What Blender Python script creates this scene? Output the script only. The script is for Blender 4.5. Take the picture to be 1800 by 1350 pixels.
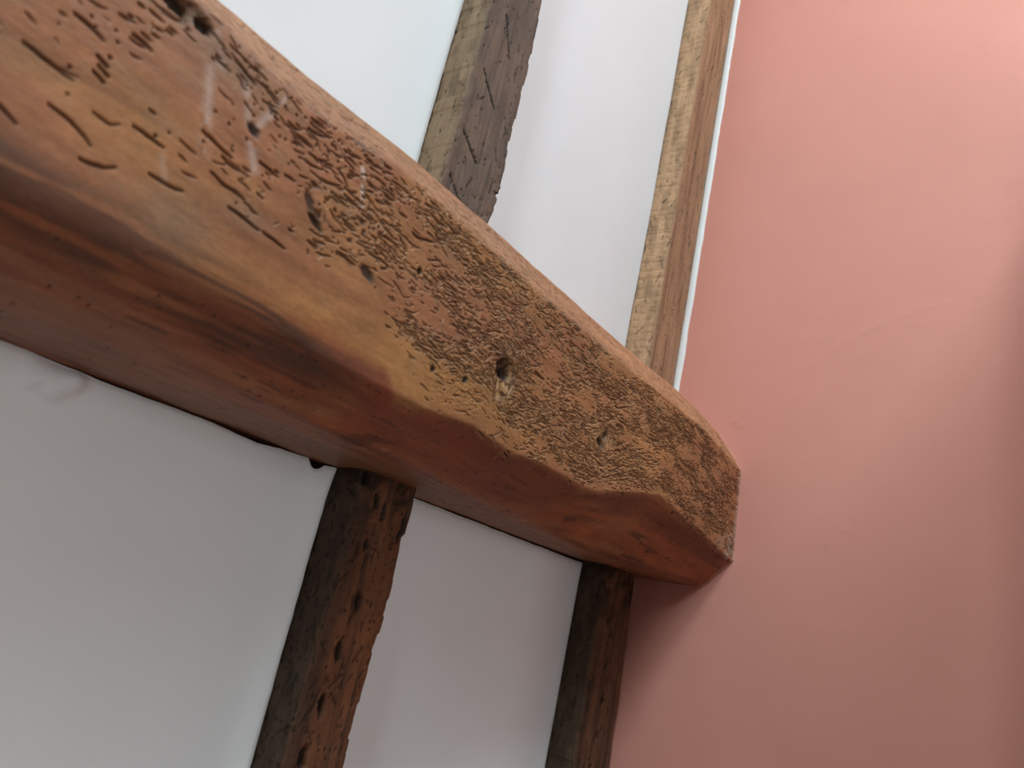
import bpy, math
import numpy as np
from mathutils import Matrix, Vector

for o in list(bpy.data.objects):
    bpy.data.objects.remove(o, do_unlink=True)
scene = bpy.context.scene
COL = scene.collection

# ------------------------------------------------------------------ frame of reference
# Measured frame: back wall plaster plane y = 0 (room at y < 0), party wall at x = -0.098,
# z measured from a datum 2.2 m above the floor.  OFF moves it to party wall x = 0, floor z = 0.
OFF = np.array([0.098, 0.0, 2.2])
XP = -0.098                     # pink wall plane (measured frame)
FLOOR, CEIL = -2.2, 1.75
XL, YF = -3.2, -3.0             # left wall and front wall

# ------------------------------------------------------------------ camera
f = 1360.0
def unit(v):
    v = np.array(v, float); return v / np.linalg.norm(v)
ax = unit([1020, 650, f]); az = unit([981, -4384, f])
ay = unit(np.cross(az, ax)); az = np.cross(ax, ay)
Rw = np.array([ax, ay, az])     # camera (right, down, forward) -> world
right = Rw @ [1, 0, 0]; up = -(Rw @ [0, 1, 0]); back = -(Rw @ [0, 0, 1])
campos = np.array([-1.35883, -0.67674, -0.50557]) + OFF
M = Matrix(((right[0], up[0], back[0], campos[0]),
            (right[1], up[1], back[1], campos[1]),
            (right[2], up[2], back[2], campos[2]), (0, 0, 0, 1)))
cam = bpy.data.cameras.new('camera')
cam.sensor_width = 36; cam.sensor_fit = 'HORIZONTAL'; cam.lens = 36 * f / 1800
cam.clip_start = 0.01
cam.dof.use_dof = True; cam.dof.focus_distance = 1.05; cam.dof.aperture_fstop = 6.0
camo = bpy.data.objects.new('camera', cam); COL.objects.link(camo); camo.matrix_world = M
scene.camera = camo

# ------------------------------------------------------------------ world, lights, exposure
w = bpy.data.worlds.new('world'); scene.world = w; w.use_nodes = True
bg = w.node_tree.nodes['Background']
bg.inputs[0].default_value = (0.75, 0.86, 1.0, 1); bg.inputs[1].default_value = 0.15

SKY = dict(x0=-1.75, x1=-0.25, y0=-1.50, y1=-1.0)      # rooflight opening, measured frame
WIN = dict(x0=-3.0, x1=-1.6, z0=-1.2, z1=0.3)            # window in the front wall
CLE = dict(y0=-1.45, y1=-0.80, z0=0.55, z1=1.55)         # added high window in the left wall, to brighten the pink wall

def area(name, loc, rot, sx, sy, power, col):
    l = bpy.data.lights.new(name, 'AREA'); l.shape = 'RECTANGLE'; l.size = sx; l.size_y = sy
    l.energy = power; l.color = col
    o = bpy.data.objects.new(name, l); COL.objects.link(o)
    o.location = np.array(loc) + OFF; o.rotation_euler = rot
    return o
area('rooflight_daylight', ((SKY['x0'] + SKY['x1']) / 2, (SKY['y0'] + SKY['y1']) / 2, CEIL + 0.12),
     (0, 0, 0), SKY['x1'] - SKY['x0'], SKY['y1'] - SKY['y0'], 51, (0.765, 0.925, 1.0))
area('window_daylight', ((WIN['x0'] + WIN['x1']) / 2, YF - 0.10, (WIN['z0'] + WIN['z1']) / 2),
     (math.pi / 2, 0, 0), WIN['x1'] - WIN['x0'], WIN['z1'] - WIN['z0'], 30, (1.0, 0.98, 0.96))
area('added_high_light', (XL - 0.10, (CLE['y0'] + CLE['y1']) / 2, (CLE['z0'] + CLE['z1']) / 2),
     (0, -math.pi / 2, 0), CLE['z1'] - CLE['z0'], CLE['y1'] - CLE['y0'], 50, (0.82, 0.965, 1.0))  # added light that lifts the top of the pink wall
vs = scene.view_settings
vs.view_transform = 'Standard'; vs.look = 'None'; vs.gamma = 1.0; vs.use_curve_mapping = False
vs.exposure = 0.0

# ------------------------------------------------------------------ helpers
rng = np.random.default_rng(7)
_tab = np.random.default_rng(3).random((16, 256, 256)).astype(np.float32)
def vn(u, v, seed=0):
    """smooth value noise 0..1, one lattice cell per unit"""
    u = np.asarray(u, float) + seed * 17.31; v = np.asarray(v, float) + seed * 5.77
    t = _tab[seed % 16]
    iu = np.floor(u).astype(int); iv = np.floor(v).astype(int)
    a = u - iu; b = v - iv
    a = a * a * (3 - 2 * a); b = b * b * (3 - 2 * b)
    i0 = iu & 255; i1 = (iu + 1) & 255; j0 = iv & 255; j1 = (iv + 1) & 255
    return ((t[i0, j0] * (1 - a) + t[i1, j0] * a) * (1 - b) + (t[i0, j1] * (1 - a) + t[i1, j1] * a) * b)
def fbm(u, v, seed=0, octaves=4):
    s = 0; amp = 1; tot = 0
    for k in range(octaves):
        s = s + amp * vn(u * 2 ** k, v * 2 ** k, seed + k); tot += amp; amp *= 0.5
    return s / tot
def ss(a, b, x):
    t = np.clip((x - a) / (b - a), 0, 1); return t * t * (3 - 2 * t)
def mix(a, b, t):
    a = np.asarray(a, float); b = np.asarray(b, float)
    t = np.asarray(t)[..., None]; return a * (1 - t) + b * t
def smooth_rows(A, sigma):
    """gaussian smoothing along axis 0 (edge padded)"""
    r = int(3 * sigma) + 1
    k = np.exp(-0.5 * (np.arange(-r, r + 1) / sigma) ** 2); k /= k.sum()
    P = np.concatenate([np.repeat(A[:1], r, 0), A, np.repeat(A[-1:], r, 0)], 0)
    out = np.zeros_like(A)
    for i, wgt in enumerate(k):
        out += wgt * P[i:i + A.shape[0]]
    return out
def grid_normals(P):
    du = np.gradient(P, axis=0); dv = np.gradient(P, axis=1)
    n = np.cross(du, dv); n /= np.linalg.norm(n, axis=2, keepdims=True) + 1e-12
    return n
def make_mesh(name, V, quads, mat, base, tint=None, parent=None, smooth=True, extra=None):
    """V in the measured frame; base = object origin in the measured frame"""
    base = np.asarray(base, float)
    me = bpy.data.meshes.new(name)
    quads = np.ascontiguousarray(quads, np.int32)
    me.vertices.add(len(V)); me.vertices.foreach_set('co', (np.asarray(V) - base).astype(np.float32).ravel())
    n = len(quads); k = quads.shape[1]
    me.loops.add(n * k); me.loops.foreach_set('vertex_index', quads.ravel())
    me.polygons.add(n); me.polygons.foreach_set('loop_start', np.arange(0, n * k, k, dtype=np.int32))
    me.polygons.foreach_set('use_smooth', np.full(n, smooth))
    me.update(calc_edges=True)
    if tint is not None:
        a = me.color_attributes.new('tint', 'FLOAT_COLOR', 'POINT')
        c = np.ones((len(V), 4), np.float32); c[:, :3] = tint
        a.data.foreach_set('color', c.ravel())
    me.materials.append(mat)
    o = bpy.data.objects.new(name, me); COL.objects.link(o)
    if parent is None:
        o.location = base + OFF
    else:
        o.parent = parent
        o.location = Vector(base + OFF) - parent.location
    return o
def grid_quads(nr, nc, cyclic=False):
    r = np.arange(nr if cyclic else nr - 1)[:, None]; c = np.arange(nc - 1)[None, :]
    r2 = (r + 1) % nr
    return np.stack([r * nc + c, r * nc + c + 1, r2 * nc + c + 1, r2 * nc + c], -1).reshape(-1, 4)
def boxes(name, bs, mat, base, parent=None):
    V = []; Q = []
    for (x0, x1, y0, y1, z0, z1) in bs:
        b = len(V)
        V += [(x0, y0, z0), (x1, y0, z0), (x1, y1, z0), (x0, y1, z0), (x0, y0, z1), (x1, y0, z1), (x1, y1, z1), (x0, y1, z1)]
        Q += [[b + i for i in q] for q in ((3, 2, 1, 0), (4, 5, 6, 7), (0, 1, 5, 4), (1, 2, 6, 5), (2, 3, 7, 6), (3, 0, 4, 7))]
    return make_mesh(name, np.array(V, float), Q, mat, base, parent=parent, smooth=False)
def tag(o, label, category, group=None):
    o['label'] = label; o['category'] = category; o['kind'] = 'thing'
    if group: o['group'] = group
def structure(o, label=None):
    o['kind'] = 'structure'
    if label: o['label'] = label
    return o

# ------------------------------------------------------------------ materials
def base_mat(name, rough=0.6, spec=0.4):
    m = bpy.data.materials.new(name); m.use_nodes = True
    nt = m.node_tree; b = nt.nodes['Principled BSDF']
    b.inputs['Roughness'].default_value = rough
    b.inputs['Specular IOR Level'].default_value = spec
    return m, nt, b
def noise_node(nt, scale, detail=4, stretch=(1, 1, 1), rough=0.55):
    tc = nt.nodes.new('ShaderNodeTexCoord'); mp = nt.nodes.new('ShaderNodeMapping')
    mp.inputs['Scale'].default_value = stretch
    no = nt.nodes.new('ShaderNodeTexNoise'); no.inputs['Scale'].default_value = scale
    no.inputs['Detail'].default_value = detail; no.inputs['Roughness'].default_value = rough
    nt.links.new(tc.outputs['Object'], mp.inputs[0]); nt.links.new(mp.outputs[0], no.inputs['Vector'])
    return no
def ramp(nt, src, c0, c1, p0=0.3, p1=0.7):
    r = nt.nodes.new('ShaderNodeValToRGB')
    r.color_ramp.elements[0].position = p0; r.color_ramp.elements[0].color = (*c0, 1)
    r.color_ramp.elements[1].position = p1; r.color_ramp.elements[1].color = (*c1, 1)
    nt.links.new(src, r.inputs[0]); return r
def mul(nt, a, b, fac=1.0):
    m = nt.nodes.new('ShaderNodeMix'); m.data_type = 'RGBA'; m.blend_type = 'MULTIPLY'
    m.inputs[0].default_value = fac
    nt.links.new(a, m.inputs[6]); nt.links.new(b, m.inputs[7]); return m.outputs[2]
def bump(nt, b, src, strength, dist):
    bp = nt.nodes.new('ShaderNodeBump'); bp.inputs['Strength'].default_value = strength
    bp.inputs['Distance'].default_value = dist
    nt.links.new(src, bp.inputs['Height']); nt.links.new(bp.outputs[0], b.inputs['Normal'])
def wood_mat(name, grain, rough=0.58, spec=0.35, lo=0.72, hi=1.12, bstr=0.35):
    """tint attribute (albedo of the timber) times fine grain"""
    m, nt, b = base_mat(name, rough, spec)
    at = nt.nodes.new('ShaderNodeAttribute'); at.attribute_name = 'tint'
    n1 = noise_node(nt, 60, 6, grain, 0.65)
    r1 = ramp(nt, n1.outputs['Fac'], (lo,) * 3, (hi,) * 3, 0.3, 0.7)
    n2 = noise_node(nt, 420, 3, tuple(0.3 + 0.7 * g for g in grain))
    r2 = ramp(nt, n2.outputs['Fac'], (0.86,) * 3, (1.08,) * 3)
    c = mul(nt, mul(nt, at.outputs['Color'], r1.outputs[0]), r2.outputs[0])
    nt.links.new(c, b.inputs['Base Color'])
    bump(nt, b, n2.outputs['Fac'], bstr, 0.0006)
    return m
def plaster_mat(name, col, var=0.04, rough=0.7, spec=0.25, bscale=90, bstr=0.12):
    m, nt, b = base_mat(name, rough, spec)
    n = noise_node(nt, 6, 4)
    r = ramp(nt, n.outputs['Fac'], tuple(c * (1 - var) for c in col), tuple(min(1, c * (1 + var * 0.5)) for c in col))
    nt.links.new(r.outputs[0], b.inputs['Base Color'])
    n2 = noise_node(nt, bscale, 5)
    bump(nt, b, n2.outputs['Fac'], bstr, 0.001)
    return m
M_BEAM = wood_mat('oak_beam', (0.22, 1, 1), 0.55, 0.35)
M_STUD = wood_mat('old_stud_oak', (1, 1, 0.12), 0.75, 0.2, 0.68, 1.15, 0.5)
M_PLASTER = plaster_mat('white_painted_plaster', (0.765, 0.785, 0.80), 0.025, 0.62, 0.3)
M_PINK = plaster_mat('pink_painted_plaster', (0.72, 0.315, 0.25), 0.02, 0.6, 0.3, 220, 0.1)
M_WHITE = plaster_mat('white_gloss_caulk', (0.84, 0.84, 0.84), 0.02, 0.45, 0.4)
M_DARK = plaster_mat('dark_gap_backing', (0.05, 0.04, 0.033), 0.3, 0.9, 0.1)  # coloured dark so the gaps around the panels read as shade
M_ROOM = plaster_mat('grey_room_plaster', (0.50, 0.49, 0.475), 0.03)
M_BROWN = plaster_mat('dark_brown_wall', (0.10, 0.075, 0.06), 0.1)
M_FLOOR = plaster_mat('brown_floor', (0.14, 0.085, 0.05), 0.2, 0.6)
M_FRAME = plaster_mat('window_frame_paint', (0.8, 0.8, 0.79), 0.02, 0.4)

# ------------------------------------------------------------------ room shell
wb = boxes('wall_back', [(XL, 0.02, 0.035, 0.14, FLOOR, CEIL)], M_DARK, (-1.6, 0.09, FLOOR))
structure(wb, 'timber framed back wall with white plaster infill between dark studs')
s = SKY
ce = boxes('ceiling', [(XL, s['x0'], YF, 0.14, CEIL, CEIL + 0.1), (s['x1'], 0.02, YF, 0.14, CEIL, CEIL + 0.1),
                       (s['x0'], s['x1'], YF, s['y0'], CEIL, CEIL + 0.1), (s['x0'], s['x1'], s['y1'], 0.14, CEIL, CEIL + 0.1)],
           M_ROOM, (-1.6, -1.4, CEIL)); structure(ce)
fl = boxes('floor', [(XL, 0.02, YF, 0.14, FLOOR - 0.1, FLOOR)], M_FLOOR, (-1.6, -1.4, FLOOR)); structure(fl)
k = WIN
wf = boxes('wall_front', [(XL, k['x0'], YF - 0.1, YF, FLOOR, CEIL), (k['x1'], 0.02, YF - 0.1, YF, FLOOR, CEIL),
                          (k['x0'], k['x1'], YF - 0.1, YF, FLOOR, k['z0']), (k['x0'], k['x1'], YF - 0.1, YF, k['z1'], CEIL)],
           M_ROOM, (-1.6, YF, FLOOR)); structure(wf)
c_ = CLE
wl = boxes('wall_left', [(XL - 0.1, XL, YF, c_['y0'], FLOOR, CEIL), (XL - 0.1, XL, c_['y1'], 0.14, FLOOR, CEIL),
                         (XL - 0.1, XL, c_['y0'], c_['y1'], FLOOR, c_['z0']), (XL - 0.1, XL, c_['y0'], c_['y1'], c_['z1'], CEIL)], M_BROWN, (XL, -1.4, FLOOR)); structure(wl)
t = 0.035
w1 = boxes('window_1', [(s['x0'] + a, s['x0'] + a + t, s['y0'], s['y1'], CEIL + 0.02, CEIL + 0.07) for a in (0, (s['x1'] - s['x0'] - t) / 2, s['x1'] - s['x0'] - t)]
           + [(s['x0'], s['x1'], y, y + t, CEIL + 0.02, CEIL + 0.07) for y in (s['y0'], s['y1'] - t)], M_FRAME, ((s['x0'] + s['x1']) / 2, (s['y0'] + s['y1']) / 2, CEIL))
structure(w1)
w2 = boxes('window_2', [(k['x0'] + a, k['x0'] + a + t, YF - 0.07, YF - 0.02, k['z0'], k['z1']) for a in (0, (k['x1'] - k['x0'] - t) / 2, k['x1'] - k['x0'] - t)]
           + [(k['x0'], k['x1'], YF - 0.07, YF - 0.02, z, z + t) for z in (k['z0'], k['z1'] - t)], M_FRAME, ((k['x0'] + k['x1']) / 2, YF, k['z0']))
structure(w2)
w3 = boxes('added_window', [(XL - 0.07, XL - 0.02, c_['y0'] + a, c_['y0'] + a + t, c_['z0'], c_['z1']) for a in (0, c_['y1'] - c_['y0'] - t)]
           + [(XL - 0.07, XL - 0.02, c_['y0'], c_['y1'], z, z + t) for z in (c_['z0'], c_['z1'] - t)], M_FRAME, (XL, (c_['y0'] + c_['y1']) / 2, c_['z0']))
structure(w3)  # frame around the added left-hand light
# short partition added out of view to shade the pink wall's lower right
wp = boxes('added_shade_wall', [(-.66, XP - .004, -.83, -.71, FLOOR, .45)], M_ROOM, (-.5, -.77, FLOOR)); structure(wp)

# pink party wall: fine grid with brush ripple, one plaster ridge and a few nibs
ys = np.concatenate([np.arange(YF, -0.8, 0.05), np.arange(-0.8, 0.14, 0.004)])
zs = np.concatenate([np.arange(FLOOR, -0.8, 0.05), np.arange(-0.8, 1.1, 0.004), np.arange(1.1, CEIL + 0.05, 0.05)])
Yg, Zg = np.meshgrid(ys, zs, indexing='ij')
h = 0.0030 * (fbm(Yg * 5, Zg * 5, 1, 3) - 0.5) + 0.0005 * (fbm(Yg * 40, Zg * 40, 2, 2) - 0.5)
def ridge(Y, Z, pts, rad, amp):
    out = np.zeros_like(Y)
    for (a, b), (c, d) in zip(pts[:-1], pts[1:]):
        L2 = (c - a) ** 2 + (d - b) ** 2
        tt = np.clip(((Y - a) * (c - a) + (Z - b) * (d - b)) / L2, 0, 1)
        dd = np.hypot(Y - a - tt * (c - a), Z - b - tt * (d - b))
        out = np.maximum(out, amp * np.exp(-(dd / rad) ** 2))
    return out
h += ridge(Yg, Zg, [(-0.300, 0.012), (-0.342, 0.052), (-0.395, 0.082), (-0.45, 0.105), (-0.495, 0.118)], 0.006, 0.0004)
for (a, b) in ((-0.541, 0.125), (-0.348, -0.286), (-0.375, -0.262), (-0.175, -0.09), (-0.187, -0.098)):
    h += 0.0016 * np.exp(-(((Yg - a) ** 2 + (Zg - b) ** 2) / 0.003 ** 2))
V = np.stack([XP - h, Yg, Zg], -1).reshape(-1, 3)
nb = len(V)
wr = make_mesh('wall_right', V, grid_quads(len(ys), len(zs))[:, ::-1], M_PINK, (XP, -1.4, FLOOR))
structure(wr, 'smooth salmon pink painted wall at right angles to the timber frame')
bk = boxes('wall_right_core', [(XP + 0.006, XP + 0.11, YF, 0.14, FLOOR, CEIL)], M_PINK, (XP, -1.4, FLOOR), parent=wr)
bk.name = 'masonry_core'

# ------------------------------------------------------------------ tie beam
X0F = 1.45                      # start of the finely modelled length
xc = np.arange(XL + 0.0, -X0F, 0.03)
DXm = 0.00072
xf = np.arange(-X0F, XP + 0.010, DXm)
xs = np.concatenate([xc, xf]); NC = len(xs); C0 = len(xc)
def lut(pts):
    p = np.array(pts); return np.interp(xs, p[:, 0], p[:, 1])
zsil = lut([(-4.3, -.108), (-1.147, -.109), (-1.05, -.108), (-.916, -.102), (-.8, -.102), (-.46, -.103), (-.3, -.101), (-.19, -.106), (-.098, -.114)])
zch = lut([(-4.3, -.165), (-1.164, -.163), (-1.124, -.171), (-1.083, -.172), (-1.03, -.168), (-.986, -.161), (-.877, -.164), (-.704, -.168), (-.55, -.168), (-.425, -.165), (-.298, -.166), (-.214, -.173), (-.098, -.178)])
zlo = lut([(-4.3, -.343), (-1.2, -.345), (-1.06, -.343), (-.95, -.345), (-.882, -.345), (-.812, -.338), (-.744, -.345), (-.692, -.339), (-.595, -.342), (-.56, -.337), (-.52, -.326), (-.45, -.310), (-.4, -.301), (-.36, -.304), (-.317, -.311), (-.243, -.317), (-.095, -.336)])
ysf = lut([(-4.3, -.150), (-1.0, -.150), (-.873, -.150), (-.732, -.135), (-.567, -.105), (-.397, -.098), (-.3, -.11), (-.2, -.145), (-.098, -.160)])
ychf = lut([(-4.3, -.205), (-.25, -.205), (-.098, -.199)])
one = np.ones(NC)
ctrl = [(0.02 * one, -.095 * one), (-.13 * one, zsil + .004), (-.15 * one, zsil), (ychf, zch), (-.206 * one, zlo), (ysf, -.384 * one), (0.02 * one, -.383 * one)]
NCH, NF, NL = 70, 290, 60
segn = [8, 8, NCH, NF, NL, 75]
rows_y = []; rows_z = []; segid = []
for i, n in enumerate(segn):
    for j in range(n):
        a = j / n
        rows_y.append(ctrl[i][0] * (1 - a) + ctrl[i + 1][0] * a); rows_z.append(ctrl[i][1] * (1 - a) + ctrl[i + 1][1] * a); segid.append(i)
rows_y.append(ctrl[-1][0]); rows_z.append(ctrl[-1][1]); segid.append(5)
# flat back, hidden against the wall
for a in (0.33, 0.66):
    rows_y.append(0.02 * one); rows_z.append(-.383 + a * (.288) + 0 * one); segid.append(6)
Yb = np.array(rows_y); Zb = np.array(rows_z); segid = np.array(segid)
NR = Yb.shape[0]; NV = NR - 2
sl = slice(16, NV - 20)
def sm(A, sig):
    B = A.copy(); B[10:NV] = smooth_rows(A[10:NV], sig); B[NV - 1] = A[NV - 1]; return B
big = 1 - ss(-1.15, -0.88, xs)[None, :]
near = np.ones(NR)[:, None] * 1.0
lowhalf = ss(270, 330, np.arange(NR))[:, None]
wbig = big * lowhalf
Y1, Z1 = sm(Yb, 4.0), sm(Zb, 4.0); Y2, Z2 = sm(Yb, 26), sm(Zb, 26)
Yb = Y1 * (1 - wbig) + Y2 * wbig; Zb = Z1 * (1 - wbig) + Z2 * wbig
P = np.stack([np.broadcast_to(xs, Yb.shape), Yb, Zb], -1).copy()
# arc length coordinate measured from the upper chamfer's top edge (row 16), metres
vr = np.zeros(NR)
segd = np.hypot(np.diff(Yb[:, NC // 2]), np.diff(Zb[:, NC // 2])); vr[1:] = np.cumsum(segd); vr -= vr[16]
X2 = P[..., 0]; V2 = np.broadcast_to(vr[:, None], X2.shape)
N = grid_normals(P)
if N[200, NC // 2, 1] > 0: N = -N
Rr = np.arange(NR)[:, None] * np.ones(NC)[None, :]
front0, front1 = 16 + NCH, 16 + NCH + NF          # rows of the front face
low1 = front1 + NL
tfront = (Rr - front0) / NF                      # 0 upper arris .. 1 lower arris

def row_of(x, z):                                   # row on the front face for a height z
    c = min(max(int(np.searchsorted(xs, x)), 0), NC - 1)
    return front0 + NF * (zch[c] - z) / (zch[c] - zlo[c])
def col_of(x): return C0 + (x + X0F) / DXm

# stream function of the grain: flows along x, bends round knots
DVm = 0.0006
knots = [(-.782, -.274, .016), (-.571, -.276, .015), (-1.055, -.246, .012), (-.47, -.225, .008), (-.66, -.2, .007), (-.33, -.21, .008)]
Fx = np.arange(len(xf)) * DXm; Fv = np.arange(NR) * DVm
GX, GV = np.meshgrid(Fx, Fv)
psi = GV + 0.014 * (fbm(GX * 6, GV * 9, 4, 2) - 0.5) + 0.0016 * (fbm(GX * 30, GV * 45, 6, 2) - 0.5)
psi += 0.020 * ss(-.62, -.5, GX - X0F) * np.sin((GX - X0F + .62) * 14) * ss(300, 380, Rr[:, C0:]) * 0.7
for (kx, kz, kr) in knots:
    cx = (kx + X0F); cv = row_of(kx, kz) * DVm
    rx = GX - cx; rv = (GV - cv)
    r2 = (rx * 0.75) ** 2 + rv ** 2 + (0.5 * kr) ** 2
    psi -= rv * np.minimum(kr ** 2 / r2, 0.95)
dpv, dpx = np.gradient(psi, DVm, DXm)
dirx = dpv; dirv = -dpx + .07
nn = np.hypot(dirx, dirv) + 1e-9; dirx = dirx / nn; dirv = dirv / nn
sgn = np.where(dirx < 0, -1, 1); dirx = dirx * sgn; dirv = dirv * sgn

H = np.zeros((NR, len(xf)), np.float32)             # depth of borings (m, positive inwards)
RG = np.zeros_like(H)                               # frayed lips (raised)
def stamp(r, c, rad, depth, lip=0.0):
    rr = rad / DVm; rc = rad / DXm
    r0 = int(r - 2.6 * rr - 1); r1 = int(r + 2.6 * rr + 2); c0 = int(c - 2.6 * rc - 1); c1 = int(c + 2.6 * rc + 2)
    if r0 < 0 or c0 < 0 or r1 >= NR or c1 >= H.shape[1]: return
    a = (np.arange(r0, r1) - r)[:, None] / rr; b = (np.arange(c0, c1) - c)[None, :] / rc
    d2 = a * a + b * b
    np.maximum(H[r0:r1, c0:c1], depth * np.exp(-d2 ** 2 * 0.9), out=H[r0:r1, c0:c1])
    if lip:
        np.maximum(RG[r0:r1, c0:c1], lip * np.exp(-((np.sqrt(d2) - 1.7) / 0.45) ** 2) * (a > -0.3), out=RG[r0:r1, c0:c1])
def track(r, c, length, rad, depth, curl, lip=0.0, taper=True):
    n = max(3, int(length / (rad * 0.8)))
    da = 0.0; wob = rng.normal(0, 1, 2)
    for i in range(n):
        ir, ic = int(r), int(c)
        if not (20 < ir < NR - 5 and 2 < ic < H.shape[1] - 3): return
        tt = i / (n - 1)
        q = (0.45 + 0.55 * math.sin(math.pi * min(1, 0.15 + tt * 0.8))) if taper else 1
        stamp(r, c, rad * (0.7 + 0.3 * q), depth * q, lip)
        da += rng.normal(0, curl) + 0.12 * wob[0] * curl
        th = math.atan2(dirv[ir, ic], dirx[ir, ic]) + da
        st = length / n
        c += st * math.cos(th) / DXm; r += st * math.sin(th) / DVm
rowlo_f = 16 + 100
def density(x, t):
    """borings per area, 0..1 : x along the beam, t 0..1 down the front face"""
    d = 0.17 + 0.30 * ss(-1.12, -1.0, x) + 0.60 * ss(-1.0, -.90, x)
    d *= 1 - 0.45 * ss(-.25, -.12, x)
    edge = 0.62 + 0.38 * ss(-1.0, -.85, x)          # smooth zone above the lower arris on the left
    d *= 1 - ss(edge - 0.12, edge + 0.04, t)
    return d
NT = 32500
px = rng.uniform(-X0F + .01, XP + .005, NT); pt = rng.uniform(-0.02, 1.02, NT)
clump = fbm(px * 22, pt * 9, 9, 3)
keep = rng.random(NT) < density(px, pt) * np.clip((clump - 0.33) * 3.8, 0.08, 1)
for x, tt in zip(px[keep], pt[keep]):
    r = front0 + NF * tt; c = (x + X0F) / DXm
    s_ = rng.random(); lft = 1 - float(ss(-1.08, -.88, x))
    if s_ < 0.20 + 0.16 * lft:                      # flight holes
        stamp(r, c, rng.uniform(.0005, .0009) * (1 + .6 * lft), rng.uniform(.0012, .0024))
    elif s_ < 0.74 + 0.16 * lft:                    # galleries along the grain
        L = rng.gamma(1.8, .0038) + .0025
        track(r, c, min(L, .022), rng.uniform(.00045, .00085) * (1 + .55 * lft), rng.uniform(.0011, .0024), 0.075, .0002 * (1 - lft))
    else:                                           # short curled nibbles with a raised fibre
        L = rng.gamma(2.0, .0018) + .0015
        track(r, c, L, rng.uniform(.00045, .00075), rng.uniform(.0010, .0018), 0.40, .0004)
# sparse borings on the upper chamfer and pin holes on the waxed underside
for i in range(1500):
    x = rng.uniform(-X0F + .01, -.12); r = 16 + NCH * rng.uniform(.12, .98); c = (x + X0F) / DXm
    track(r, c, rng.gamma(2, .003) + .002, rng.uniform(.0006, .0010), rng.uniform(.0008, .0016), .10)
for i in range(520):
    x = rng.uniform(-X0F + .01, -.12); r = front1 + rng.uniform(2, 110) ; c = (x + X0F) / DXm
    if rng.random() < 0.25 + 0.75 * float(vn(x * 14, r * .03, 5) > .55):
        stamp(r, c, rng.uniform(.0006, .0011), .0018)
# long single galleries seen on the near end of the front face
for (x, z, L, rd) in ((-1.258, -.262, .030, .0013), (-1.235, -.286, .030, .0012), (-1.21, -.305, .022, .0012), (-1.190, -.268, .022, .0013), (-1.171, -.290, .024, .0012), (-1.150, -.243, .026, .0013),
                      (-1.135, -.265, .030, .0012), (-1.115, -.280, .028, .0013), (-1.105, -.237, .018, .0012), (-1.085, -.282, .022, .0012), (-1.242, -.228, .02, .0014), (-1.21, -.215, .014, .0013), (-1.263, -.30, .02, .0012),
                      (-.735, -.250, .020, .0014), (-1.07, -.205, .012, .001), (-1.02, -.262, .02, .0011), (-.985, -.225, .026, .0011), (-.95, -.205, .03, .0011), (-.60, -.215, .05, .0009), (-.58, -.222, .05, .0009), (-.56, -.226, .04, .0009)):
    track(row_of(x, z), (x + X0F) / DXm, L, rd, .0026, .05)
for (x, z) in ((-1.223, -.2425), (-1.2205, -.2475), (-1.2215, -.2525)):       # three short knife nicks
    rr_ = row_of(x, z)
    for i in range(7): stamp(rr_ + i * .55, (x + X0F + i * .0011) / DXm, .0012, .003)
# larger cavities : (x, z, radius along x, radius along z, depth)
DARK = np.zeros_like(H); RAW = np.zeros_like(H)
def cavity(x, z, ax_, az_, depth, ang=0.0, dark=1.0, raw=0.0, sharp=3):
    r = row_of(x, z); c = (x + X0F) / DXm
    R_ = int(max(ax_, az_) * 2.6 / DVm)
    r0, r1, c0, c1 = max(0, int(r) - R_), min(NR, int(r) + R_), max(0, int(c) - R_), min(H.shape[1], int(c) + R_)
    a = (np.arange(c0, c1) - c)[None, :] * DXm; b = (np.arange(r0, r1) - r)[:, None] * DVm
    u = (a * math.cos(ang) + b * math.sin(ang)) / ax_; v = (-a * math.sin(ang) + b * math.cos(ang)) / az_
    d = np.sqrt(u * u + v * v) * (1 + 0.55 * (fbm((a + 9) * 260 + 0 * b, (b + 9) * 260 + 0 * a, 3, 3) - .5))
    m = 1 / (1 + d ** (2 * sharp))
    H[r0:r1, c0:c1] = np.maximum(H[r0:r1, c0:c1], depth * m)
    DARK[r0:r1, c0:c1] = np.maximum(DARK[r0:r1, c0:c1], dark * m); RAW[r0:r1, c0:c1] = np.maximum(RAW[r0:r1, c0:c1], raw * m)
cavity(-.780, -.279, .013, .021, .0045, .35, .15, 1.0, 4)
cavity(-.787, -.2685, .0085, .0085, .018, .3, 1.0, 0)
cavity(-.777, -.2715, .0050, .0065, .010, 0, .9, 0)
cavity(-.571, -.270, .008, .012, .003, .3, .35, .6)
cavity(-.577, -.279, .0075, .0050, .010, .5, 1.0, 0)
cavity(-.5675, -.268, .004, .006, .006, .2, .8, 0)
cavity(-1.193, -.1755, .0085, .0050, .010, .2, 1.0, 0)
cavity(-1.1735, -.1755, .0055, .0045, .009, .2, 1.0, 0)
cavity(-1.183, -.1735, .012, .006, .003, .1, .5, .4)
cavity(-1.057, -.240, .009, .003, .0022, .9, .5, 0); cavity(-1.047, -.251, .008, .0026, .004, .5, .8, 0)
cavity(-1.117, -.2185, .005, .003, .003, .5, .9, 0); cavity(-.985, -.263, .008, .004, .0025, .4, .7, 0)
cavity(-.465, -.213, .006, .003, .0018, .5, .35, .3); cavity(-.84, -.30, .003, .003, .003, 0, .8, 0); cavity(-.885, -.307, .0025, .0025, .004, 0, 1, 0)
cavity(-.93, -.232, .0022, .0028, .005, 0, 1, 0); cavity(-.52, -.19, .010, .003, .0020, .2, .5, .5); cavity(-.44, -.19, .007, .003, .0016, .2, .4, .5)
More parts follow.
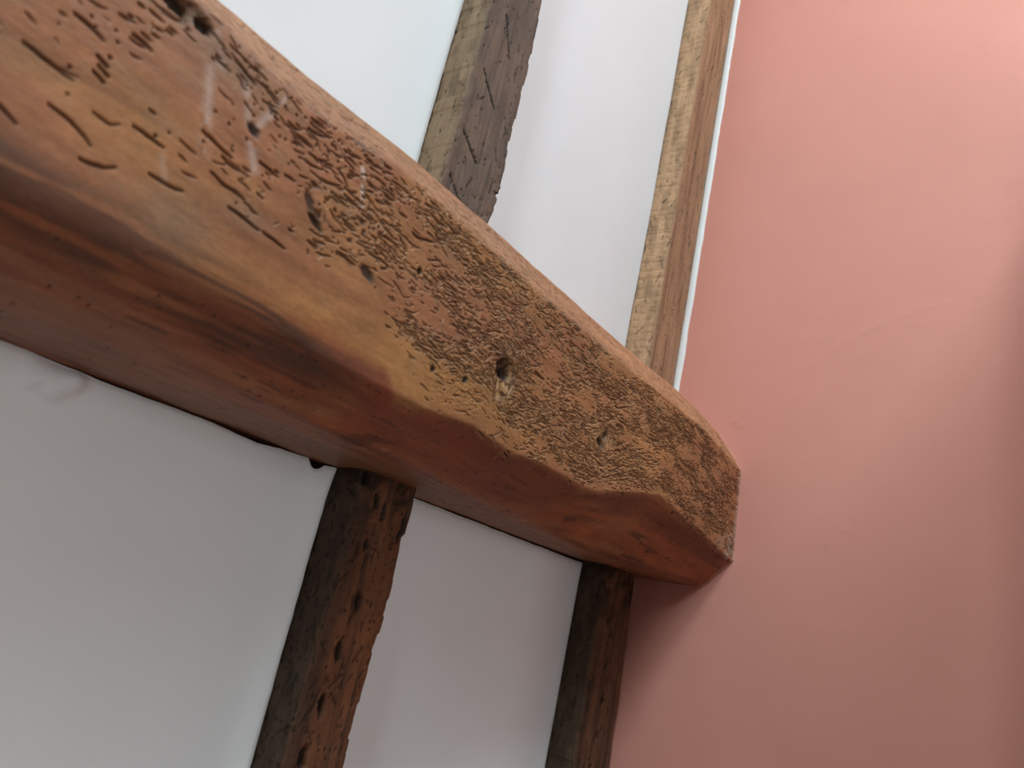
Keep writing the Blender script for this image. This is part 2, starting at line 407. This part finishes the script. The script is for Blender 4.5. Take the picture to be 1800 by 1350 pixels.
cavity(-.30, -.31, .004, .003, .002, .2, .3, .5)
# rough fibre relief where the face is eaten away
fx = X2[:, C0:]; tf = tfront[:, C0:]
eaten = np.clip(density(fx, tf), 0, 1) * ((Rr[:, C0:] > front0 - 4) & (Rr[:, C0:] < front1 + 6))
fib = fbm(GX * 260, psi * 700, 8, 3) - 0.5
rough = eaten * np.clip(fbm(GX * 30, psi * 40, 10, 3) * 2.6 - .8, 0, 1)
disp = -H + RG * 0.9 + 0.0016 * fib * rough + RAW * 0.004 * (fbm(GX * 420, GV * 160, 12, 2) - .45)
low = 0.0040 * (fbm(X2 * 7, V2 * 9, 2, 3) - .5) + 0.0013 * (fbm(X2 * 40, V2 * 60, 5, 3) - .5)
# ledge: the eaten face stands a touch proud of / behind the smooth waxed lower chamfer
wav = low.copy()
wav[:, C0:] += disp
fade = np.ones(NR); fade[:16] = 0; fade[NV:] = 0; fade[NV - 6:NV] = np.linspace(1, 0, 6)
P += N * (wav * fade[:, None])[..., None]

# albedo of the timber
gx = X2; gv = V2
PS = np.zeros_like(X2); PS[:, C0:] = psi; PS[:, :C0] = np.arange(NR)[:, None] * DVm
streak = fbm(gx * 9, PS * 160, 3, 4)
patch = fbm(gx * 11, gv * 26, 7, 4)
blot = fbm(gx * 26, gv * 40, 11, 4)
c = mix((.315, .150, .082), (.335, .175, .085), ss(.42, .64, patch))
c = mix(c, (.235, .105, .058), ss(.50, .68, streak) * .5)
c = mix(c, (.235, .155, .10), ss(.60, .74, blot) * .45)
chm = 1 - ss(front0 - 14, front0 + 6, Rr)
c = mix(c, (.37, .205, .125), chm * .75)
och = np.exp(-(((gx + .98) / .14) ** 2 + ((tfront - .86) / .16) ** 2)) + np.exp(-(((gx + .80) / .20) ** 2 + ((tfront - .86) / .13) ** 2)) + .6 * np.exp(-(((gx + 1.17) / .05) ** 2 + ((tfront - .62) / .16) ** 2)) + .5 * np.exp(-(((gx + .5) / .2) ** 2 + ((tfront - .55) / .3) ** 2))
c = mix(c, (.36, .195, .078), np.clip(och, 0, 1) * (.35 + .4 * patch))
# waxed red-brown underside and its streaks
lim = np.interp(gx, [-3.3, -1.2, -1.13, -1.06, -1.01, -.97, -.94, -.93, -.915, -.90, -.88, 0], [.97, .98, .96, .93, .90, .90, .93, .97, 1.02, 1.02, 1.0, 1.0])
soft = np.interp(gx, [-3.3, -1.05, -.93, 0], [.16, .10, .035, .018])
q_ = tfront + .10 * (blot - .5) * np.interp(gx, [-3.3, -.95, -.85], [1, 1, .25])
wlow = ss(lim - soft, lim + soft, q_)
und = mix((.200, .082, .044), (.265, .108, .052), ss(.38, .62, fbm(gx * 6, gv * 30, 13, 3)))
und = mix(und, (.125, .055, .036), ss(.50, .66, fbm(gx * 5, gv * 75, 1, 4)) * .7)
und = mix(und, (.25, .15, .090), ss(.56, .7, fbm(gx * 7, gv * 90, 6, 4)) * .5)
redp = ss(-.955, -.925, gx + .02 * (blot - .5)) * (1 - ss(-.78, -.5, gx)) * ss(front1 - 8, front1 + 2, Rr) * (1 - ss(low1 - 20, low1 + 6, Rr))
und = mix(und, (.155, .050, .034), redp * .8)
fleck = ss(.66, .74, fbm(gx * 70, gv * 260, 2, 3)) * np.exp(-((Rr - low1 - 4) / 14) ** 2) * ss(.45, .6, vn(gx * 12, 0 * gx, 9))
und = mix(und, (.42, .30, .20), fleck * .8)
und = mix(und, (.07, .032, .022), ss(.68, .78, fbm(gx * 18, gv * 120, 10, 3)) * .7)
sof = ss(low1 - 6, low1 + 30, Rr)
und = mix(und, (.215, .140, .095), sof * (.45 + .4 * ss(.4, .6, streak)))
c = c * np.array((1.0, .855, .70)) * (1 + .36 * ss(-.85, -.3, gx) + .08 * ss(.45, .6, blot))[..., None]  # right end lightened in colour to make up for weak light there
c = mix(c, und * np.array((1.45, 1.05, .78)), wlow)
darkband = np.exp(-((tfront - 0.98 - .35 * (gx + 1.15)) / .10) ** 2) * (1 - ss(-1.08, -.92, gx))
c = mix(c, (.10, .045, .028), np.clip(darkband * (.3 + 1.3 * ss(.42, .6, streak)), 0, .85))
# pale limewash smears
pm = np.zeros_like(gx)
for (x0, t0, x1, t1, wd, am) in ((-1.165, .10, -1.145, .50, .004, .42), (-1.135, .12, -1.108, .42, .004, .42), (-1.1, .05, -1.12, .3, .0035, .5), (-1.172, .02, -1.155, .14, .006, .45), (-1.168, .62, -1.160, .70, .0025, .22)):
    a = np.clip((tfront - t0) / (t1 - t0), 0, 1); xc_ = x0 + (x1 - x0) * a
    dd = np.hypot(gx - xc_, (tfront - (t0 + (t1 - t0) * a)) * .17)
    pm = np.maximum(pm, am * np.exp(-(dd / wd) ** 2) * ss(.35, .6, fbm(gx * 120, gv * 90, 2, 3)))
a = np.clip((tfront - .11) / (.27 - .11), 0, 1)
dd = np.hypot(gx + 1.0195 - .010 * a, (tfront - .11 - .16 * a) * .17)
pm = np.maximum(pm, .62 * (1 - ss(.0018, .0034, dd)) * ss(.22, .45, fbm(gx * 300, gv * 200, 4, 2)))
c = mix(c, (.62, .50, .44), np.clip(pm, 0, .8))
grey = np.exp(-(((gx + 1.145) / .030) ** 2 + ((tfront - .80) / .10) ** 2)) + .8 * np.exp(-(((gx + 1.10) / .02) ** 2 + ((tfront - .62) / .06) ** 2)) + .8 * np.exp(-(((gx + 1.16) / .04) ** 2 + ((tfront - .12) / .10) ** 2))
c = mix(c, (.22, .15, .095), np.clip(grey, 0, 1) * .6)
# dirt plus painted shade in borings and cavities, raw fibres
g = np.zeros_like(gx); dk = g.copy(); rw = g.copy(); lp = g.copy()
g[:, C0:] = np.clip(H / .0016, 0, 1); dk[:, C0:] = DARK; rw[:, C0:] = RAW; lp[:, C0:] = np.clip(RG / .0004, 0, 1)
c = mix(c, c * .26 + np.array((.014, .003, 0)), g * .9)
c = mix(c, (.60, .36, .19), lp * .55 * (1 - g))  # pale lip fibres, brightened as painted light to strengthen the relief
c = mix(c, (.48, .27, .12), np.clip(rw, 0, 1) * ss(.4, .55, fbm(gx * 300, gv * 120, 12, 2)) * .8)
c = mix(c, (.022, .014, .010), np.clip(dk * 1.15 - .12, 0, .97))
# paint carried onto the timber where it meets the pink wall
d_end = XP - gx
pe = (1 - ss(.003, .015, d_end + .010 * (fbm(gx * 60, gv * 60, 9, 3) - .5))) * .7
c = mix(c, (.68, .47, .39), pe)
pe2 = (1 - ss(.01, .10, d_end)) * ss(.60, .95, tfront) * (1 - ss(1.0, 1.06, tfront)) * ss(.48, .6, fbm(gx * 90, gv * 90, 5, 3))
c = mix(c, (.55, .46, .38), pe2 * .7)
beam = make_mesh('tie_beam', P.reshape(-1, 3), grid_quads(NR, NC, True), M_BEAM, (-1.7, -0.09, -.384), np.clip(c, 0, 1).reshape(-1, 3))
tag(beam, 'massive orange-brown oak beam pitted with worm tracks, running into the pink wall', 'beam')

# splinters of raw wood standing in the large knot hole
rs_ = np.random.default_rng(5)
M_SPL = plaster_mat('raw_wood_splinter', (.50, .29, .14), .15, .8, .2)
for i in range(7):
    x_ = -.7835 + .0021 * i + rs_.normal(0, .0006); z_ = -.2800 - .0006 * i + rs_.normal(0, .0012)
    L_ = rs_.uniform(.005, .010); w_ = rs_.uniform(.0006, .0011); dx_ = rs_.normal(.001, .0022)
    y_ = -.2035 + rs_.uniform(-.0005, .0012)
    Vs = np.array([(x_ - w_, y_, z_), (x_ + w_, y_, z_), (x_ + w_, y_ + .004, z_), (x_ - w_, y_ + .004, z_),
                   (x_ + dx_ - w_ * .4, y_ - .001, z_ - L_), (x_ + dx_ + w_ * .4, y_ - .001, z_ - L_), (x_ + dx_ + w_ * .4, y_ + .0025, z_ - L_), (x_ + dx_ - w_ * .4, y_ + .0025, z_ - L_)])
    sp = make_mesh('wood_splinter', Vs, [(0, 1, 2, 3), (7, 6, 5, 4), (4, 5, 1, 0), (5, 6, 2, 1), (6, 7, 3, 2), (7, 4, 0, 3)], M_SPL, (x_, y_, z_), parent=beam, smooth=False)

# ------------------------------------------------------------------ studs
def stud(name, x0, x1, z0, z1, proud, seed, palette, label, holes=(), jag=(.001, .001), bow=0.0, arris=.003, saw=0.0, grooves=60, notch=None, side_dark=0.0, top_dark=None, xedge=None, pits=250, splits=()):
    """timber standing on/under the beam; left side, front and right side faces are a fine grid"""
    rs = np.random.default_rng(seed)
    dz = .0016
    va, vb = max(z0, -.76), min(z1, .98)
    zz = np.concatenate([np.arange(z0, va - .01, .03), np.arange(va, vb, dz), np.arange(vb + .01, z1, .03), [z1]]); n = len(zz)
    dep = proud + .03
    prof = []; face = []
    nl, nf = int(dep / .0016), int((x1 - x0) / .0016)
    for i in range(nl): prof.append((0.0, .03 - dep * i / nl)); face.append(0)
    for i in range(nf): prof.append((i / nf, -proud)); face.append(1)
    for i in range(nl + 1): prof.append((1.0, -proud + dep * i / nl)); face.append(2)
    prof = np.array(prof); face = np.array(face)
    A = prof[:, 0][:, None] * np.ones(n); Yp = prof[:, 1][:, None] * np.ones(n)
    Xp = x0 + (x1 - x0) * A
    sg = arris / .0016
    Xs = smooth_rows(Xp, sg); Ys = smooth_rows(Yp, sg); Ys[0] = Yp[0]; Ys[-1] = Yp[-1]
    Zs = zz[None, :] * np.ones((len(prof), 1))
    tz = (Zs - z0) / (z1 - z0)
    Xs += bow * np.sin(math.pi * tz)
    # ragged waney arrises
    jl = jag[0] * (fbm(Zs * 45, 0 * Zs + seed, 3, 4) - .5) * 2 + jag[0] * 1.2 * ss(.6, .66, vn(Zs * 60, 0 * Zs + 3, 7))
    jr = jag[1] * (fbm(Zs * 45, 0 * Zs + seed + 9, 5, 4) - .5) * 2 - jag[1] * 1.6 * ss(.58, .62, vn(Zs * 55, 0 * Zs + 5, 2))
    Xs += jl * (1 - ss(0, .25, A)) + jr * ss(.75, 1, A)
    if xedge is not None:
        e = np.interp(zz, [q[0] for q in xedge], [q[1] for q in xedge])[None, :]
        Xs += e * ss(.55, 1, A)
    Pp = np.stack([Xs, Ys, Zs], -1)
    Nn = grid_normals(Pp)
    if Nn[nl + nf // 2, n // 2, 1] > 0: Nn = -Nn
    S = np.arange(len(prof))[:, None] * .0016 * np.ones(n)
    D = np.zeros_like(Zs); DKs = np.zeros_like(Zs)
    D -= .0028 * (fbm(S * 26, Zs * 7, seed % 11, 3) - .5) + .0012 * (fbm(S * 260, Zs * 26, (seed + 2) % 11, 3) - .5)
    if saw:
        ph = Zs * 130 + 1.5 * fbm(S * 30, Zs * 8, 3, 2)
        kerf = ss(.72, .95, np.abs(np.sin(ph * math.pi / 2 + 4 * vn(Zs * 20, 0 * Zs, 6)))) * ss(.40, .55, fbm(S * 120, Zs * 120, 5, 2))
        kmask = (face == 0)[:, None] * 1.0 + .25 * (face == 1)[:, None]
        D += saw * kerf * kmask
    def pit(s_, z_, rs_, rz_, dp, dk=1.0, rag=.5, tilt=0.0):
        R0 = max(0, int((s_ - 3 * max(rs_, rz_)) / .0016)); R1 = min(len(prof), int((s_ + 3 * max(rs_, rz_)) / .0016) + 1)
        Z0 = int(np.searchsorted(zz, z_ - 3 * max(rs_, rz_))); Z1_ = int(np.searchsorted(zz, z_ + 3 * max(rs_, rz_)))
        if R1 <= R0 or Z1_ <= Z0: return
        a = S[R0:R1, Z0:Z1_] - s_; b = Zs[R0:R1, Z0:Z1_] - z_
        a = a + tilt * b
        d = np.sqrt((a / rs_) ** 2 + (b / rz_) ** 2) * (1 + rag * (fbm(S[R0:R1, Z0:Z1_] * 300, Zs[R0:R1, Z0:Z1_] * 200, 4, 2) - .5))
        m = 1 / (1 + d ** 6)
        D[R0:R1, Z0:Z1_] = np.maximum(D[R0:R1, Z0:Z1_], dp * m); DKs[R0:R1, Z0:Z1_] = np.maximum(DKs[R0:R1, Z0:Z1_], dk / (1 + (d * .86) ** 8))
    s_of = lambda x: dep + (x - x0)
    for hq in holes: pit(s_of(hq[0]), hq[1], hq[2], hq[3], hq[4], hq[5] if len(hq) > 5 else 1.0, .6, hq[6] if len(hq) > 6 else 0.0)
    for i in range(pits): pit(rs.uniform(.02, S[-1, 0] - .03), rs.uniform(va, vb), rs.uniform(.0008, .0014), rs.uniform(.0009, .0022), .0016, rs.uniform(.45, .9))
    for i in range(grooves):
        s0 = rs.uniform(.03, S[-1, 0] - .04); zc_ = rs.uniform(va, vb); L = rs.uniform(.004, .02); sl_ = rs.normal(0, .45)
        for j in range(7): pit(s0 + sl_ * L * j / 7, zc_ + L * j / 7, .0010, .0018, .0015, .6)
    for (xa, za, xb, zb) in splits:
        for j in range(60):
            q = j / 59; pit(s_of(xa + (xb - xa) * q) + .0008 * rs.normal(), za + (zb - za) * q, .0011, .0017, .0022, .85 * float(rs.random() > .25))
    if notch is not None:
        zc_, hh, dd = notch
        m = ss(.80, 1.0, A) * np.exp(-(((Zs - zc_) / hh) ** 4))
        Pp[..., 0] -= dd * m; DKs = np.maximum(DKs, .9 * m * (np.abs(Zs - zc_) < hh * .6))
    D[:3] = 0; D[-3:] = 0
    Pp -= Nn * D[..., None]
    Pp[..., 2] = np.clip(Pp[..., 2], z0, z1)
    # albedo
    base, alt, dark, side = [np.array(q) for q in palette]
    st = fbm(S * 150, Zs * 9, (seed + 1) % 11, 4); bl = fbm(S * 24, Zs * 14, (seed + 5) % 11, 4)
    cc = mix(base, alt, ss(.40, .60, bl)); cc = mix(cc, dark, ss(.50, .70, st) * .65)
    fl_ = (face == 0)[:, None] * np.ones(n)
    fl_ = smooth_rows(fl_, 2.0)
    cs = mix(side, side * .75, ss(.45, .65, fbm(S * 70, Zs * 30, 7, 4)))
    cc = mix(cc, cs, fl_)
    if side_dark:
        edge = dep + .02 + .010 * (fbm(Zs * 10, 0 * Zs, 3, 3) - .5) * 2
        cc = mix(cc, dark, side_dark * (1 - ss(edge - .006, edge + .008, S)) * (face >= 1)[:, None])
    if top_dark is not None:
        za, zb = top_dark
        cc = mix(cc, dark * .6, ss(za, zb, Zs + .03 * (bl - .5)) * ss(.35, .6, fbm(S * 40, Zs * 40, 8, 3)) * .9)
    cc = mix(cc, np.array((.012, .009, .007)), np.clip(DKs * 1.15 - .06, 0, .96))  # holes, pits and notch painted near black, shade put into the colour
    Vv = Pp.reshape(-1, 3); Q = grid_quads(len(prof), n)
    return make_mesh(name, Vv, Q, M_STUD, ((x0 + x1) / 2, -proud / 2, z0), np.clip(cc, 0, 1).reshape(-1, 3))

UP0 = -.098; TOP = CEIL - .002
greyoak = [(.145, .105, .082), (.175, .118, .088), (.085, .066, .055), (.27, .185, .115)]
lightoak = [(.40, .235, .135), (.43, .25, .145), (.27, .145, .078), (.54, .335, .195)]
darkoak = [(.150, .060, .030), (.19, .073, .033), (.055, .030, .020), (.072, .044, .029)]
darkoak2 = [(.135, .065, .036), (.175, .078, .038), (.058, .034, .022), (.075, .047, .030)]
o = stud('timber_stud', -.795, -.692, UP0, TOP, .050, 21, greyoak,
         'grey weathered oak stud rising from the beam between two white plaster panels', jag=(.0012, .0012), arris=.004,
         xedge=[(-.1, -.012), (-.02, -.003), (.012, .004), (.02, .004), (.1, 0), (.22, .001), (.345, -.006), (1.8, -.006)], notch=(.020, .0035, .005), pits=420, grooves=70,
         splits=[(-.785, -.005, -.735, -.045), (-.78, .06, -.745, .035), (-.775, .16, -.74, .125), (-.76, .26, -.735, .21)])
tag(o, 'grey weathered oak stud rising from the middle of the beam', 'stud', 'wall studs')
o = stud('timber_stud', -.210, XP - .0015, UP0, TOP, .051, 33, lightoak, '', jag=(.0008, .0005), arris=.004, saw=.0011, grooves=90, pits=200,
         splits=[(-.165, .52, -.155, .10), (-.150, .9, -.158, .56)])
tag(o, 'pale tan saw-marked stud above the beam beside the white line and pink wall', 'stud', 'wall studs')
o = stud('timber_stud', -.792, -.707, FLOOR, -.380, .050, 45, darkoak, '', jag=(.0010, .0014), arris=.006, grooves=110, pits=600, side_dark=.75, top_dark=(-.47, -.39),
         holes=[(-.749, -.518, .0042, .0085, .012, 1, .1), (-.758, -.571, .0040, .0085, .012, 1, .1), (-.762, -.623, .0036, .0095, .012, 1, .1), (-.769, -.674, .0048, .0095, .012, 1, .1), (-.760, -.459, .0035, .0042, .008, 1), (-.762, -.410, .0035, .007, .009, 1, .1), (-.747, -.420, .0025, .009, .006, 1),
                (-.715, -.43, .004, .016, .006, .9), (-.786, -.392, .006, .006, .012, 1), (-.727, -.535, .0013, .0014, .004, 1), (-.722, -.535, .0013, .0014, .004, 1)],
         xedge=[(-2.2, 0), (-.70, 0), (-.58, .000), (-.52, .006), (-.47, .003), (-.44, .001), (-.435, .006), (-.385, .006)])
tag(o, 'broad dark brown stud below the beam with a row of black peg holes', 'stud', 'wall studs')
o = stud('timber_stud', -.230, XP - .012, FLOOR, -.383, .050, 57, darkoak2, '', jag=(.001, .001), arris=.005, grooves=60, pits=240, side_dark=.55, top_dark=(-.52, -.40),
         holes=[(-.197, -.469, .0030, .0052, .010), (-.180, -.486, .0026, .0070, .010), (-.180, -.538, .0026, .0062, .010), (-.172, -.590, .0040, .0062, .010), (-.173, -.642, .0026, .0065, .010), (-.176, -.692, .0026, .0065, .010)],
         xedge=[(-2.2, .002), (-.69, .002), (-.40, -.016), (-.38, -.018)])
tag(o, 'narrow dark brown stud below the beam in the corner by the pink wall', 'stud', 'wall studs')

# ------------------------------------------------------------------ plaster infill panels (parts of the back wall)
def panel(x0, x1, z0, z1, seed, label, top=None, left_lip=0.0, right_lip=0.0, lump=None, d=.004, tidy=.0006, top_lip=0.0):
    pa, pb = max(x0 + .0015, -1.22), max(z0 + .0015, -.76); pc = min(z1 - .0015, .98)
    xx = np.concatenate([[x0], np.arange(x0 + .0015, pa - .001, .05), np.arange(pa, x1 - .0015, d), [x1 - .0015, x1]])
    zz = np.concatenate([[z0], np.arange(z0 + .0015, pb - .001, .05), np.arange(pb, pc, d), np.arange(pc + .01, z1 - .002, .05), [z1 - .0015, z1]])
    Xg, Zg_ = np.meshgrid(xx, zz, indexing='ij')
    X = Xg.copy(); Z = Zg_.copy()
    if top is not None:
        off = np.interp(X, [q[0] for q in top], [q[1] for q in top]) + .0015 * (fbm(X * 60, 0 * X, seed % 11, 3) - .5)
        Z += off * ss(z1 - .06, z1, Zg_)
    Yq = .0045 * (fbm(X * 4, Z * 4, seed % 11, 2) - .5) + .0009 * (fbm(X * 22, Z * 22, (seed + 3) % 11, 3) - .5)
    el, er, et = X - x0, x1 - X, z1 - Zg_
    Yq -= left_lip * np.exp(-(el / .020) ** 2) + right_lip * np.exp(-(er / .022) ** 2) + top_lip * np.exp(-(et / .02) ** 2)
    m = np.minimum(np.minimum(el, er), np.minimum(et, Zg_ - z0))
    Yq += .003 * (1 - ss(0, .0035, m))
    if lump:
        for (lx, lz, ra, rb, am) in lump:
            Yq -= am * np.exp(-(((X - lx) / ra) ** 2 + ((Z - lz) / rb) ** 2) ** 1.5)
    jit = tidy * (fbm(Z * 80, 0 * Z, (seed + 1) % 11, 3) - .5) * 2
    X += jit * ((el < .001) * 1.0 + (er < .001) * 1.0)
    Pq = np.stack([X, Yq, Z], -1)
    nr, nc = Pq.shape[:2]
    Vq = list(Pq.reshape(-1, 3)); Q = grid_quads(nr, nc).tolist()
    # returned edges so that the panel has thickness
    rim = [(i, 0) for i in range(nr)] + [(nr - 1, j) for j in range(1, nc)] + [(i, nc - 1) for i in range(nr - 2, -1, -1)] + [(0, j) for j in range(nc - 2, 0, -1)]
    b0 = len(Vq)
    for (i, j) in rim:
        q = Pq[i, j].copy(); q[1] = .034; Vq.append(q)
    L = len(rim)
    for a_ in range(L):
        i, j = rim[a_]; i2, j2 = rim[(a_ + 1) % L]
        Q.append([i * nc + j, i2 * nc + j2, b0 + (a_ + 1) % L, b0 + a_][::-1])
    o = make_mesh('infill_panel', np.array(Vq), Q, M_PLASTER, ((x0 + x1) / 2, .034, z0), parent=wb)
    o['label'] = label
    return o
G = .0008
lowtop = [(-4.3, .001), (-1.2, .002), (-1.13, .0022), (-1.08, .0008), (-1.06, -.0002), (-1.0, .0006), (-.95, .0), (-.915, -.0018), (-.895, -.0028), (-.88, -.0010), (-.868, .0006), (-.84, .0012), (-.826, .0012), (-.823, -.007), (-.814, -.0075), (-.808, -.001), (-.795, .001)]
panel(XL + .002, -.795 - G, -.105, TOP, 3, 'bright white upper plaster panel left of the grey stud', right_lip=.002)
panel(-.697, -.212, -.105, TOP, 5, 'bright white plaster panel between the grey and tan studs', right_lip=.0015)
panel(XL + .002, -.792 - G, FLOOR, -.3855, 8, 'shaded white plaster panel under the left of the beam', top=lowtop, right_lip=.007, top_lip=.003, d=.004,
      lump=[(-1.105, -.398, .014, .008, .007), (-1.085, -.395, .009, .009, .009), (-1.115, -.406, .006, .004, .006), (-1.096, -.409, .009, .0035, .008), (-.94, -.389, .05, .006, .003)])
panel(-.718, -.2305, FLOOR, -.3855, 10, 'shaded narrow white plaster panel between the two dark studs', top=[(-.72, .0015), (-.6, .001), (-.45, .0002), (-.3, -.0004), (-.23, -.0012)], right_lip=.004, left_lip=.001, top_lip=.001)

# ------------------------------------------------------------------ white painted line between the tan stud and the pink wall
zz = np.arange(-.09, TOP, .006)
prof = [(-.048, .0), (-.048, .003), (-.052, .0042), (-.056, .0040), (-.0605, .0026), (-.0625, .0)]
V = []
for z in zz:
    q = .0022 * (float(fbm(np.array(z * 18.), np.array(.3), 4, 3)) - .5) * 2
    for i, (y, h_) in enumerate(prof):
        V.append((XP + .0015 - h_ - .001, y + (q if i >= 3 else 0), z))
V = np.array(V).reshape(len(zz), len(prof), 3).transpose(1, 0, 2).reshape(-1, 3)
tr = make_mesh('trim_1', V, grid_quads(len(prof), len(zz)), M_WHITE, (XP, -.055, -.09))
structure(tr, 'narrow white painted line between the tan stud and pink wall')
